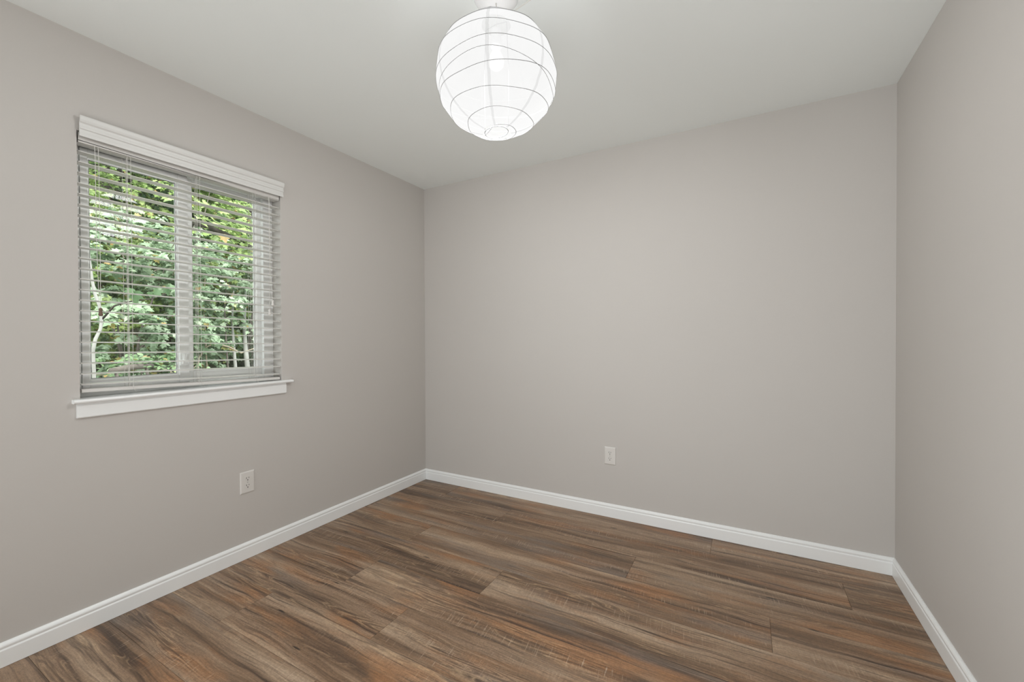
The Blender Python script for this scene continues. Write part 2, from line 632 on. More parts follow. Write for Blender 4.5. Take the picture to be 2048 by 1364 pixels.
def build_shell():
    bm = bmesh.new()
    ys = [-D - T, OY0, OY1, T]
    zs = [-0.12, OZ0, OZ1, H + 0.1]
    # one welded wall with a hole: grid of inner and outer faces, plus the reveal
    vi = {}
    for X in (-T, 0.0):
        for y in ys:
            for z in zs:
                vi[(X, y, z)] = bm.verts.new((X, y, z))
    for i in range(3):
        for j in range(3):
            if i == 1 and j == 1:
                continue
            q = [(ys[i], zs[j]), (ys[i + 1], zs[j]), (ys[i + 1], zs[j + 1]), (ys[i], zs[j + 1])]
            bm.faces.new([vi[(0.0, y, z)] for y, z in q])
            bm.faces.new([vi[(-T, y, z)] for y, z in reversed(q)])
    hole = [(OY0, OZ0), (OY1, OZ0), (OY1, OZ1), (OY0, OZ1)]
    rim = [(ys[0], zs[0]), (ys[3], zs[0]), (ys[3], zs[3]), (ys[0], zs[3])]
    for k in range(4):
        (a, b_), (c, d) = hole[k], hole[(k + 1) % 4]
        bm.faces.new([vi[(0.0, a, b_)], vi[(-T, a, b_)], vi[(-T, c, d)], vi[(0.0, c, d)]])
    for k in range(4):
        lo_a, lo_b = rim[k], rim[(k + 1) % 4]
        edge0 = [p for p in [(y, z) for y in ys for z in zs] if (min(lo_a[0], lo_b[0]) <= p[0] <= max(lo_a[0], lo_b[0]) and min(lo_a[1], lo_b[1]) <= p[1] <= max(lo_a[1], lo_b[1]))]
        edge0.sort(key=lambda p: (p[0] - lo_a[0]) ** 2 + (p[1] - lo_a[1]) ** 2)
        for p, q in zip(edge0[:-1], edge0[1:]):
            bm.faces.new([vi[(0.0,) + p], vi[(0.0,) + q], vi[(-T,) + q], vi[(-T,) + p]])
    bmesh.ops.recalc_face_normals(bm, faces=bm.faces[:])
    struct('wall_left', bm, 'wall', 'taupe wall with the window in it', 'wall')
    bm = bmesh.new()
    box(bm, 0, W + T, 0, T, -0.12, H + 0.1)
    struct('wall_back', bm, 'wall', 'taupe wall facing the camera, with one outlet', 'wall')
    bm = bmesh.new()
    box(bm, W, W + T, -D - T, 0, -0.12, H + 0.1)
    struct('wall_right', bm, 'wall', 'plain taupe wall without window or outlet', 'wall')
    bm = bmesh.new()
    box(bm, 0, W, -D - T, -D, -0.12, H + 0.1)
    struct('wall_front', bm, 'wall', 'taupe wall behind the camera', 'wall')
    bm = bmesh.new()
    box(bm, 0, W, -D, 0, H, H + 0.1)
    struct('ceiling', bm, 'ceiling', 'flat off-white ceiling the paper lantern hangs from', 'ceiling')


build_shell()

# ------------------------------------------------------------------ baseboards (profiled, mitred)
BB = [(0.0, 0.0), (0.0135, 0.0), (0.0135, 0.060), (0.0125, 0.063), (0.0105, 0.0655), (0.0105, 0.069), (0.0120, 0.0715),
      (0.0120, 0.0765), (0.0095, 0.081), (0.0060, 0.0845), (0.0035, 0.0878), (0.0, 0.0878)]


def baseboard(name, p0, p1, nrm, m0, m1, label):
    """profile swept from p0 to p1; nrm points into the room; m0/m1: 1 for an inside mitre, 0 for a square end"""
    bm = bmesh.new()
    p0, p1, nrm = Vector(p0), Vector(p1), Vector(nrm)
    d = (p1 - p0).normalized()
    zb = 0.0012
    A = [bm.verts.new(p0 + nrm * t + d * t * m0 + Vector((0, 0, max(z, zb)))) for t, z in BB]
    B = [bm.verts.new(p1 + nrm * t - d * t * m1 + Vector((0, 0, max(z, zb)))) for t, z in BB]
    k = len(BB)
    for i in range(k):
        bm.faces.new((A[i], A[(i + 1) % k], B[(i + 1) % k], B[i]))
    bm.faces.new(A)
    bm.faces.new(B)
    bmesh.ops.recalc_face_normals(bm, faces=bm.faces[:])
    struct(name, bm, 'trim', label, 'baseboard')


baseboard('baseboard_left', (0, -D, 0), (0, 0, 0), (1, 0, 0), 0, 1, 'white moulded baseboard under the window wall')
baseboard('baseboard_back', (0, 0, 0), (W, 0, 0), (0, -1, 0), 1, 1, 'white moulded baseboard along the wall facing the camera')
baseboard('baseboard_right', (W, 0, 0), (W, -D, 0), (-1, 0, 0), 1, 0, 'white moulded baseboard along the wall without outlets')

# ------------------------------------------------------------------ window
def build_window():
    root = empty('window_1', (-0.1, (OY0 + OY1) / 2, 0.95), 'white sliding window behind the blind, with wooden stool and apron', 'window', kind='structure')
    # outer vinyl frame
    bm = bmesh.new()
    xo, xi = -0.138, -0.080
    box(bm, xo, xi, OY0, -2.085, OZ0 + 0.016, OZ1, 0.002)
    box(bm, xo, xi, -1.312, OY1, OZ0 + 0.016, OZ1, 0.002)
    box(bm, xo, xi - 0.001, -2.085, -1.312, 2.008, OZ1, 0.002)
    box(bm, xo, xi - 0.001, -2.085, -1.312, OZ0 + 0.016, 0.978, 0.002)
    box(bm, xo, xi + 0.008, OY0, OY1, OZ0 + 0.016, 0.966, 0.002)
    # track fins
    box(bm, -0.106, -0.103, -2.085, -1.312, 0.978, 0.992)
    box(bm, -0.106, -0.103, -2.085, -1.312, 1.996, 2.008)
    box(bm, -0.083, -0.0805, -1.312, -1.306, 0.966, 2.008)
    link_mesh('window_frame', bm, 'vinyl', root)
    # sliding sash (left) and fixed sash (right)

    def sash(name, x0, x1, ya, yb, za, zb, sl, sr, st, sb):
        bm = bmesh.new()
        box(bm, x0, x1, ya, ya + sl, za, zb, 0.002)
        box(bm, x0, x1, yb - sr, yb, za, zb, 0.002)
        box(bm, x0 + .001, x1 - .001, ya + sl, yb - sr, zb - st, zb, 0.002)
        box(bm, x0 + .001, x1 - .001, ya + sl, yb - sr, za, za + sb, 0.002)
        # stepped glazing bead
        g = 0.006
        xm = x0 + 0.55 * (x1 - x0)
        box(bm, x0, xm, ya + sl, ya + sl + g, za + sb, zb - st)
        box(bm, x0, xm, yb - sr - g, yb - sr, za + sb, zb - st)
        box(bm, x0, xm, ya + sl + g, yb - sr - g, zb - st - g, zb - st)
        box(bm, x0, xm, ya + sl + g, yb - sr - g, za + sb, za + sb + g)
        s = link_mesh(name, bm, 'vinyl', root)
        xc = x0 + 0.3 * (x1 - x0)
        bm = bmesh.new()
        box(bm, xc - 0.0022, xc + 0.0022, ya + sl + 0.002, yb - sr - 0.002, za + sb + 0.002, zb - st - 0.002)
        link_mesh('glass_pane', bm, 'glass', s)
        bm = bmesh.new()
        y0, y1, z0, z1 = ya + sl + g, yb - sr - g, za + sb + g, zb - st - g
        for (a, b_, c, d) in ((y0, y0 + .0022, z0, z1), (y1 - .0022, y1, z0, z1), (y0, y1, z0, z0 + .0022), (y0, y1, z1 - .0022, z1)):
            box(bm, xc + 0.0022, xc + 0.0046, a, b_, c, d)
        link_mesh('gasket', bm, 'gasket', s)
        return s
    ls = sash('sliding_sash', -0.101, -0.078, -2.083, -1.690, 0.978, 2.006, 0.024, 0.043, 0.036, 0.040)
    sash('fixed_sash', -0.132, -0.108, -1.700, -1.310, 0.980, 2.006, 0.038, 0.026, 0.024, 0.044)
    # cam latch on the meeting stile
    bm = bmesh.new()
    box(bm, -0.078, -0.070, -1.733, -1.700, 1.062, 1.128, 0.003)
    box(bm, -0.070, -0.062, -1.726, -1.706, 1.082, 1.122, 0.003)
    tube(bm, [(-0.064, -1.716, 1.118), (-0.058, -1.719, 1.095), (-0.060, -1.726, 1.070)], [0.006, 0.006, 0.0045], 8)
    link_mesh('latch', bm, 'vinyl', root)
    # wooden stool with bullnose and the apron below it
    bm = bmesh.new()
    prof = [(-0.002, 0.934), (0.024, 0.934), (0.0285, 0.9355), (0.031, 0.939), (0.0315, 0.943), (0.030, 0.947), (0.026, 0.9495), (0.021, 0.950), (-0.002, 0.950)]
    extrude_y(bm, prof, -2.137, -1.203)
    link_mesh('window_sill', bm, 'trim', root)
    bm = bmesh.new()
    box(bm, -0.085, -0.0021, OY0 + .001, OY1 - .001, 0.9345, 0.9499)
    link_mesh('sill_board', bm, 'trim', root)
    bm = bmesh.new()
    prof = [(0.0004, 0.8735), (0.010, 0.8735), (0.0125, 0.877), (0.0125, 0.922), (0.0100, 0.926), (0.0100, 0.9338), (0.0004, 0.9338)]
    extrude_y(bm, prof, -2.124, -1.237)
    link_mesh('apron', bm, 'trim', root)


build_window()

# ------------------------------------------------------------------ horizontal blind
def build_blind():
    YL, YR = -2.1065, -1.2615
    root = empty('window_blind', (-0.03, (YL + YR) / 2, OZ1), 'white horizontal slat blind with moulded valance, lowered over the window', 'blind')

    def zslat(k, y):
        t = (y - YL) / (YR - YL)
        return (1.009 + 0.0435 * k) * (1 - t) + (0.987 + 0.04395 * k) * t

    # headrail: a steel channel under the lintel
    bm = bmesh.new()
    extrude_y(bm, [(-0.052, 2.000), (-0.005, 2.000), (-0.005, 2.042), (-0.0065, 2.042), (-0.0065, 2.0015), (-0.0505, 2.0015), (-0.0505, 2.042), (-0.052, 2.042)], YL, YR)
    link_mesh('headrail', bm, 'blind', root)
    # valance with crown profile, leaning into the room at its top
    bm = bmesh.new()
    prof = [(0.014, 2.0200), (0.019, 2.0195), (0.0195, 2.0330), (0.0165, 2.0345), (0.0170, 2.0470), (0.0215, 2.0500), (0.0220, 2.0590), (0.0190, 2.0610),
            (0.0200, 2.0710), (0.0260, 2.0760), (0.0290, 2.0840), (0.0300, 2.0950), (0.0285, 2.1000), (0.0240, 2.1000), (0.0215, 2.0900), (0.0130, 2.0700)]
    extrude_y(bm, prof, -2.108, -1.249, -0.004)
    v = link_mesh('valance', bm, 'valance', root)
    for yy in (-2.098, -1.690, -1.272):
        bm = bmesh.new()
        box(bm, -0.004, 0.016, yy - 0.005, yy + 0.005, 2.030, 2.034)
        box(bm, -0.0065, -0.004, yy - 0.005, yy + 0.005, 2.028, 2.041)
        box(bm, 0.0125, 0.0150, yy - 0.005, yy + 0.005, 2.026, 2.060)
        c = link_mesh('valance_clip', bm, 'clip', v)
    # slats: slightly crowned strips, back edge a little high
    bm = bmesh.new()
    wd, th, tilt = 0.050, 0.0026, 0.02
    for k in range(24):
        seg = 6
        ring = []
        for y in (YL, YR):
            zc = zslat(k, y)
            top, bot = [], []
            for i in range(seg + 1):
                u = -0.5 + i / seg
                crown = 0.0024 * (1 - (2 * u) ** 2) - 0.0012
                x = -0.030 + u * wd
                z = zc - u * wd * tilt + crown
                top.append(bm.verts.new((x, y, z + th / 2)))
                bot.append(bm.verts.new((x, y, z - th / 2)))
            ring.append(top + bot[::-1])
        A, B = ring
        m_ = len(A)
        for i in range(m_):
            bm.faces.new((A[i], A[(i + 1) % m_], B[(i + 1) % m_], B[i]))
        bm.faces.new(A[::-1])
        bm.faces.new(B)
    bmesh.ops.recalc_face_normals(bm, faces=bm.faces[:])
    link_mesh('slats', bm, 'blind', root)
    # bottom rail, hanging a little lower on the side of the corner
    bm = bmesh.new()
    extrude_y(bm, [(-0.053, 0.9765), (-0.049, 0.9735), (-0.011, 0.9735), (-0.007, 0.9765), (-0.007, 0.9865), (-0.011, 0.9895), (-0.049, 0.9895), (-0.053, 0.9865)], YL + 0.002, YR - 0.002, -0.021)
    link_mesh('bottom_rail', bm, 'blind', root)
    # ladder cords
    for yc in (-1.945, -1.676, -1.405):
        bm = bmesh.new()
        zb = zslat(0, yc) - 0.036
        for x in (-0.0035, -0.0565):
            for dy in (-0.006, 0.006):
                tube(bm, [(x, yc + dy, 2.002), (x, yc + dy, 1.5), (x, yc + dy, zb + 0.012)], 0.0008, 6)
        for k in range(24):
            z = zslat(k, yc) - 0.0042
            for dy in (-0.006, 0.006):
                tube(bm, [(-0.0035, yc + dy, z), (-0.0565, yc + dy, z + 0.001)], 0.0006, 5)
        tube(bm, [(-0.030, yc, 2.002), (-0.030, yc, zb + 0.01)], 0.0009, 6)
        tube(bm, [(-0.004, yc + 0.006, zb + 0.012), (-0.0045, yc + 0.010, zb + 0.004), (-0.004, yc + 0.013, zb - 0.006)], 0.0009, 6)
        link_mesh('ladder_cord', bm, 'cord', root)

    def tassel(mat, y, z, s, parent, x=0.006):
        bm = bmesh.new()
        lathe(bm, [(0.0025 * s, 0.0), (0.0062 * s, -0.004 * s), (0.0070 * s, -0.009 * s), (0.0050 * s, -0.014 * s), (0.0064 * s, -0.021 * s), (0.0080 * s, -0.030 * s), (0.0076 * s, -0.034 * s), (0.004 * s, -0.036 * s)], (x, y, z), 14)
        link_mesh('tassel', bm, mat, parent, True)

    # tilt cords with one brown wooden tassel
    bm = bmesh.new()
    for dy, ln in ((-0.0055, 1.330), (0.0055, 1.322)):
        tube(bm, [(0.000, -2.053 + dy, 2.004), (0.006, -2.053 + dy, 1.96), (0.006, -2.052 + dy, 1.6), (0.006, -2.0495 + dy * 0.4, ln)], 0.0009, 6)
    c1 = tag(link_mesh('tilt_cord', bm, 'cord', root), 'cord pair with a brown wooden tassel')
    tassel('brown_tassel', -2.0475, 1.326, 0.95, c1)
    # lift cords with two white tassels
    bm = bmesh.new()
    tube(bm, [(0.000, -1.325, 2.004), (0.006, -1.325, 1.96), (0.006, -1.324, 1.6), (0.006, -1.312, 1.41)], 0.0009, 6)
    tube(bm, [(0.000, -1.328, 2.004), (0.006, -1.328, 1.96), (0.006, -1.327, 1.6), (0.006, -1.329, 1.355)], 0.0009, 6)
    c2 = tag(link_mesh('lift_cord', bm, 'cord', root), 'white cord pair with two white tassels')
    tassel('blind', -1.311, 1.414, 0.95, c2)
    tassel('blind', -1.330, 1.360, 0.95, c2, 0.0065)


build_blind()

# ------------------------------------------------------------------ wall outlets
def rounded_recept(bm, w, h, d0, d1, cy, cz):
    """a receptacle face: round with flat top and bottom; local axes (u, v, depth)"""
    pts = []
    for i in range(28):
        t = 2 * math.pi * i / 28
        u, v = w * math.cos(t), max(-h, min(h, w * math.sin(t)))
        pts.append((cy + u, cz + v))
    A = [bm.verts.new((u, v, d0)) for u, v in pts]
    B = [bm.verts.new((u, v, d1)) for u, v in pts]
    k = len(pts)
    for i in range(k):
        bm.faces.new((A[i], A[(i + 1) % k], B[(i + 1) % k], B[i]))
    bm.faces.new(B)
    bm.faces.new(A[::-1])


def build_outlet(loc, rotz, label):
    # local frame: u along wall, v up, d out of the wall
    root = empty('wall_outlet', loc, label, 'outlet', 'wall outlets')
    R_ = Matrix(((1, 0, 0, 0), (0, 0, -1, 0), (0, 1, 0, 0), (0, 0, 0, 1)))   # (u,v,d) -> (u,-d,v): faces -y
    R_ = Matrix.Rotation(rotz, 4, 'Z') @ R_

    def put(name, bm, mat, parent, smooth=False):
        bm.transform(R_)
        bmesh.ops.recalc_face_normals(bm, faces=bm.faces[:])
        return link_mesh(name, bm, mat, parent, smooth, loc=(0, 0, 0))
    bm = bmesh.new()
    # plate with sloping rim
    w, h = 0.0375, 0.0585
    rings = []
    for s, d in ((0.0, 0.0003), (0.0, 0.0022), (0.0016, 0.0042), (0.0045, 0.0056), (0.008, 0.0060)):
        rings.append([bm.verts.new((a * (w - s), c * (h - s), d)) for a, c in ((-1, -1), (1, -1), (1, 1), (-1, 1))])
    for A, B in zip(rings[:-1], rings[1:]):
        for i in range(4):
            bm.faces.new((A[i], A[(i + 1) % 4], B[(i + 1) % 4], B[i]))
    bm.faces.new(rings[-1])
    bm.faces.new(rings[0][::-1])
    put('cover_plate', bm, 'outlet', root)
    for cz in (0.0195, -0.0195):
        bm = bmesh.new()
        rounded_recept(bm, 0.0172, 0.0140, 0.0055, 0.0072, 0, cz)
        f = put('receptacle', bm, 'outlet', root)
        bm = bmesh.new()
        box(bm, -0.0076, -0.0052, cz - 0.0005, cz + 0.0085, 0.0060, 0.0075)
        box(bm, 0.0052, 0.0074, cz + 0.0010, cz + 0.0080, 0.0060, 0.0075)
        lathe2 = [(0.0028 * math.cos(2 * math.pi * i / 16), 0.0028 * math.sin(2 * math.pi * i / 16)) for i in range(16)]
        A = [bm.verts.new((u, cz - 0.0072 + v, 0.0060)) for u, v in lathe2]
        B = [bm.verts.new((u, cz - 0.0072 + v, 0.0075)) for u, v in lathe2]
        for i in range(16):
            bm.faces.new((A[i], A[(i + 1) % 16], B[(i + 1) % 16], B[i]))
        bm.faces.new(B)
        bm.faces.new(A[::-1])
        s = put('slots', bm, 'slot', f)
    bm = bmesh.new()
    rounded_recept(bm, 0.0032, 0.0032, 0.0055, 0.0070, 0, 0)
    put('screw', bm, 'screw', root)
    return root


build_outlet((0.0, -1.459, 0.4135), math.radians(90), 'white duplex outlet low on the wall under the window')
build_outlet((1.584, 0.0, 0.4065), 0.0, 'white duplex outlet low on the windowless wall facing the camera')

# ------------------------------------------------------------------ paper lantern
def build_lantern():
    cx, cy, cz = 1.572, -1.42, 2.145
    ra, rb = 0.2205, 0.200
    root = empty('paper_lantern', (cx, cy, H), 'round white paper lantern with wire ribs, lit, hanging from the ceiling', 'lamp')
    bm = bmesh.new()
    lathe(bm, [(0.080, -0.0005), (0.081, -0.004), (0.076, -0.009), (0.060, -0.014), (0.036, -0.018), (0.012, -0.020)], (cx, cy, H), 40)
    link_mesh('ceiling_canopy', bm, 'fixture', root, True)
    # geometry of the shade: seven paper gores between seams, gently faceted between wire turns
    gores = 7
    ph0 = YAW - math.pi / 2 + math.radians(-5.5)

    def ang_factor(th):
        """flatten each gore a little between its seams"""
        a = (th - ph0) % (2 * math.pi / gores) - math.pi / gores
        return 1 - 0.022 * math.cos(a * gores / 2) ** 2 + 0.011

    TURNS = 8
    lat0, lat1 = math.radians(-76), math.radians(76)

    def pt(th, la, off=0.0):
        f = ang_factor(th)
        return Vector((cx + (ra * f + off) * math.cos(la) * math.cos(th), cy + (ra * f + off) * math.cos(la) * math.sin(th), cz + (rb + off) * math.sin(la)))

    def wire_lat(th, k):
        """latitude of wire turn k at angle th: a helix climbing one turn per revolution, eased per gore"""
        t = ((th - ph0) % (2 * math.pi)) / (2 * math.pi)
        g = t * gores
        e = (math.floor(g) + (g % 1.0)) / gores
        wob = math.radians(2.0) * math.sin(2.3 * (th - ph0 + 2 * math.pi * k))
        return lat0 + (lat1 - lat0) * (k + e) / TURNS + wob * math.cos(lat0 + (lat1 - lat0) * (k + e) / TURNS)

    bm = bmesh.new()
    NT, NL = 112, 72
    grid = []
    for i in range(NL + 1):
        la = lat0 + (lat1 - lat0) * i / NL
        row = []
        for j in range(NT):
            th = ph0 + 2 * math.pi * j / NT
            t = j / NT
            # paper sits slightly in between wire turns, out on the wire
            s = (i / NL) * TURNS - t
            bulge = -0.0022 * math.sin(math.pi * (s % 1.0)) * math.cos(la)
            row.append(bm.verts.new(pt(th, la, bulge)))
        grid.append(row)
    for i in range(NL):
        for j in range(NT):
            bm.faces.new((grid[i][j], grid[i][(j + 1) % NT], grid[i + 1][(j + 1) % NT], grid[i + 1][j]))
    link_mesh('paper_shade', bm, 'paper', root, True)
    # overlapping paper seams
    bm = bmesh.new()
    for g in range(gores):
        th = ph0 + 2 * math.pi * g / gores
        prev = None
        rr = random.Random(g)
        jit = 0
        for i in range(61):
            la = lat0 + (lat1 - lat0) * i / 60
            jit = jit * 0.7 + rr.uniform(-1, 1) * 0.0010
            hw = 0.0052 * (0.45 + 0.55 * math.cos(la) ** 0.7)
            cth = max(0.12, ra * math.cos(la) / ra)
            d1, d2 = (-hw + jit) / (ra * cth), (hw + jit) / (ra * cth)
            cur = [bm.verts.new(pt(th + d1, la, 0.0010)), bm.verts.new(pt(th + d2, la, 0.0010))]
            if prev:
                bm.faces.new((prev[0], prev[1], cur[1], cur[0]))
            prev = cur
    link_mesh('seam_strips', bm, 'seam', root, True)
    # spiral wire
    bm = bmesh.new()
    pts = []
    for k in range(TURNS):
        for j in range(112):
            th = ph0 + 2 * math.pi * j / 112
            pts.append(pt(th, wire_lat(th, k), 0.0012))
    tube(bm, pts, 0.0010, 6)
    link_mesh('spiral_wire', bm, 'wire', root, True)
    # a slipped turn of wire that crosses the others
    bm = bmesh.new()
    pts = []
    for j in range(80):
        th = ph0 + 2 * math.pi * j / 80
        la = math.radians(-7.0) - math.radians(23.0) * (0.5 - 0.5 * math.cos(th - ph0)) * 0.75
        la = math.radians(-14.5) + math.radians(6.5) * math.cos(2 * (th - ph0))
        pts.append(pt(th, la, 0.0014))
    tube(bm, pts, 0.0009, 6, closed=True)
    link_mesh('slipped_wire', bm, 'wire', root, True)
    # ring at the bottom opening, its spreader wire, the inner stretcher, socket and bulb
    bm = bmesh.new()
    rr_ = ra * math.cos(lat0) * 0.80
    zb = cz + rb * math.sin(lat0) - 0.0008
    ring = [(cx + rr_ * math.cos(t), cy + rr_ * math.sin(t), zb + 0.004 * math.cos(t - 0.4)) for t in [2 * math.pi * i / 40 for i in range(40)]]
    tube(bm, ring, 0.0013, 6, closed=True)
    # loose end of wire lying across the ring
    tube(bm, [(cx - 0.062, cy + 0.018, zb + 0.016), (cx - 0.045, cy - 0.006, zb - 0.003), (cx - 0.016, cy - 0.028, zb - 0.006), (cx + 0.010, cy - 0.046, zb - 0.003)], 0.0011, 6)
    link_mesh('opening_ring', bm, 'wire', root, True)
    bm = bmesh.new()
    for s in (-1, 1):
        tube(bm, [(cx + 0.05 * s, cy, cz - rb + 0.012), (cx + 0.052 * s, cy, cz), (cx + 0.045 * s, cy, cz + rb - 0.008)], 0.0009, 6)
    tube(bm, [(cx - 0.045, cy, cz + rb - 0.008), (cx, cy, cz + rb - 0.001), (cx + 0.045, cy, cz + rb - 0.008)], 0.0012, 6)
    link_mesh('stretcher', bm, 'wire', root, True)
    bm = bmesh.new()
    lathe(bm, [(0.014, 0.0), (0.019, -0.006), (0.019, -0.055), (0.021, -0.060), (0.021, -0.066), (0.012, -0.068)], (cx, cy, cz + rb - 0.02), 20)
    link_mesh('socket', bm, 'fixture', root, True)
    bm = bmesh.new()
    lathe(bm, [(0.012, 0.0), (0.014, -0.010), (0.024, -0.030), (0.029, -0.050), (0.026, -0.066), (0.016, -0.076), (0.004, -0.079)], (cx, cy, cz + rb - 0.088), 20)
    link_mesh('bulb', bm, 'bulb', root, True)
    # cord from the canopy, and the slack cord that leads off under the ceiling
    bm = bmesh.new()
    tube(bm, [(cx, cy, H - 0.019), (cx + 0.003, cy + 0.001, H - 0.05), (cx + 0.001, cy, cz + rb - 0.018)], 0.0022, 8)
    link_mesh('cord', bm, 'cord', root, True)
    bm = bmesh.new()
    tube(bm, [(cx + 0.004, cy + 0.030, cz + rb + 0.035), (cx + 0.03, cy + 0.058, H - 0.028), (cx + 0.10, cy + 0.062, H - 0.009), (cx + 0.25, cy + 0.04, H - 0.003), (cx + 0.55, cy - 0.10, H - 0.003)], 0.0018, 8)
    link_mesh('slack_cord', bm, 'cord', root, True)
    # the bulb's own light, inside the shade
    lamp = light('lantern_bulb', 'POINT', (cx, cy, cz - 0.03), 77.0, (1.0, 1.0, 1.0), shadow_soft_size=0.165)
    # upward output cut by direction, to avoid a hot spot on the ceiling
    lamp.data.use_nodes = True
    nt = lamp.data.node_tree
    em = next(x for x in nt.nodes if x.type == 'EMISSION')
    ge = nt.nodes.new('ShaderNodeNewGeometry')
    sp = nt.nodes.new('ShaderNodeSeparateXYZ')
    nt.links.new(ge.outputs['Normal'], sp.inputs[0])
    mr = nt.nodes.new('ShaderNodeMapRange')
    mr.interpolation_type = 'SMOOTHSTEP'
    mr.inputs['From Min'].default_value = -0.15
    mr.inputs['From Max'].default_value = 0.5
    mr.inputs['To Min'].default_value = 1.0
    mr.inputs['To Max'].default_value = 0.02
    nt.links.new(sp.outputs[2], mr.inputs[0])
    nt.links.new(mr.outputs[0], em.inputs[1])
    return root


build_lantern()

# ------------------------------------------------------------------ outside: wooded bank
OUT = (("maple", [(0.0, 0.0), (0.20, -0.04), (0.46, 0.16), (0.27, 0.27), (0.50, 0.58), (0.22, 0.56), (0.16, 0.74), (0.0, 1.0)]),
       ("oval", [(0.0, 0.0), (0.16, 0.12), (0.26, 0.34), (0.27, 0.55), (0.20, 0.76), (0.09, 0.92), (0.0, 1.0)]))
OUT = dict(OUT)


def leaf_batch(name, mat, parent, leaves, shape='maple'):
    """leaves: list of (pos, direction, normal, size, rand); every leaf a folded two-sided blade; one mesh"""
    right = OUT[shape]
    k = len(right)
    mids = [(0.0, right[0][1]), (0.0, 1.0)]
    loc = []
    for u, v in right:
        loc.append((u, v))
    for u, v in right[1:-1]:
        loc.append((-u, v))
    L = np.array(loc)                      # 2k-2 verts
    nv = len(L)
    f1 = list(range(k))
    f2 = [0, k - 1] + list(range(2 * k - 3, k - 1, -1))
    pos = np.array([p for p, _, _, _, _ in leaves], float)
    d = np.array([x for _, x, _, _, _ in leaves], float)
    nn = np.array([x for _, _, x, _, _ in leaves], float)
    s = np.array([x for *_, x, _ in leaves], float)
    rnd = np.array([x for *_, x in leaves], float)
    d /= np.linalg.norm(d, axis=1, keepdims=True)
    nn -= d * (nn * d).sum(1, keepdims=True)
    nn /= np.linalg.norm(nn, axis=1, keepdims=True) + 1e-9
    side = np.cross(d, nn)
    fold = 0.22
    droop = 0.18
    u, v = L[:, 0], L[:, 1]
    hgt = fold * np.abs(u) - droop * v * v
    V = (pos[:, None, :] + s[:, None, None] * (u[None, :, None] * side[:, None, :] + v[None, :, None] * d[:, None, :] + hgt[None, :, None] * nn[:, None, :])).reshape(-1, 3)
    N = len(leaves)
    base = np.arange(N) * nv
    F = np.empty((N, 2, k), int)
    F[:, 0, :] = base[:, None] + np.array(f1)[None]
    F[:, 1, :] = base[:, None] + np.array(f2)[None]
    me = bpy.data.meshes.new(name)
    q, t = parent, Vector((0, 0, 0))
    while q is not None:
        t += q.location
        q = q.parent
    V = V - np.array(t)[None]
    me.vertices.add(len(V))
    me.vertices.foreach_set('co', V.astype(np.float32).ravel())
    nf = 2 * N
    me.loops.add(nf * k)
    me.loops.foreach_set('vertex_index', F.ravel().astype(np.int32))
    me.polygons.add(nf)
    me.polygons.foreach_set('loop_start', (np.arange(nf) * k).astype(np.int32))
    me.polygons.foreach_set('loop_total', np.full(nf, k, np.int32))
    a = me.attributes.new('leaf_rand', 'FLOAT', 'POINT')
    a.data.foreach_set('value', np.repeat(rnd, nv).astype(np.float32))
    me.update(calc_edges=True)
    me.validate()
    me.materials.append(MAT[mat])
    o = bpy.data.objects.new(name, me)
    COL.objects.link(o)
    o.parent = parent
    return o


def ground_z(x, y):
    t = max(0.0, -x - 2.6)
    return -0.35 + 0.30 * t + 0.55 * max(0.0, t - 6.2) + 0.06 * math.sin(y * 1.3 + x) * min(1, t)


def spray_leaves(rnd, c, out, length, n, size, leaves, twigs=None, drp=0.35):
    """one drooping spray of leaves along a twig that starts at c and grows along out"""
    out = Vector(out).normalized()
    sd = out.cross(Vector((0, 0, 1)))
    if sd.length < 0.05:
        sd = Vector((0, 1, 0))
    sd.normalize()
    path = []
    for i in range(5):
        t = i / 4
        path.append(Vector(c) + out * length * t + Vector((0, 0, -drp * length * t * t)))
    if twigs is not None:
        twigs.append(path)
    shade = rnd.random()
    for i in range(n):
        t = rnd.uniform(0.1, 1.0)
        s = 1 if i % 2 else -1
        p = Vector(c) + out * length * t + Vector((0, 0, -drp * length * t * t))
        ld = (out * rnd.uniform(0.2, 0.9) + sd * s * rnd.uniform(0.3, 1.0) + Vector((0, 0, rnd.uniform(-0.75, -0.1)))).normalized()
        nm = (Vector((0, 0, 1)) * rnd.uniform(0.5, 1.0) + Vector((1, -0.35, 0)) * rnd.uniform(0.1, 0.8) + Vector((rnd.uniform(-.35, .35), rnd.uniform(-.35, .35), 0)))
        p = p + sd * s * rnd.uniform(0, 0.05) + Vector((0, 0, rnd.uniform(-0.03, 0.03)))
        rv = min(1.0, max(0.0, 0.55 * shade + 0.45 * rnd.random())) * 0.93
        if rnd.random() < 0.045:
            rv = rnd.uniform(0.95, 1.0)
        leaves.append((p, ld, nm, size * rnd.uniform(0.65, 1.25), rv))


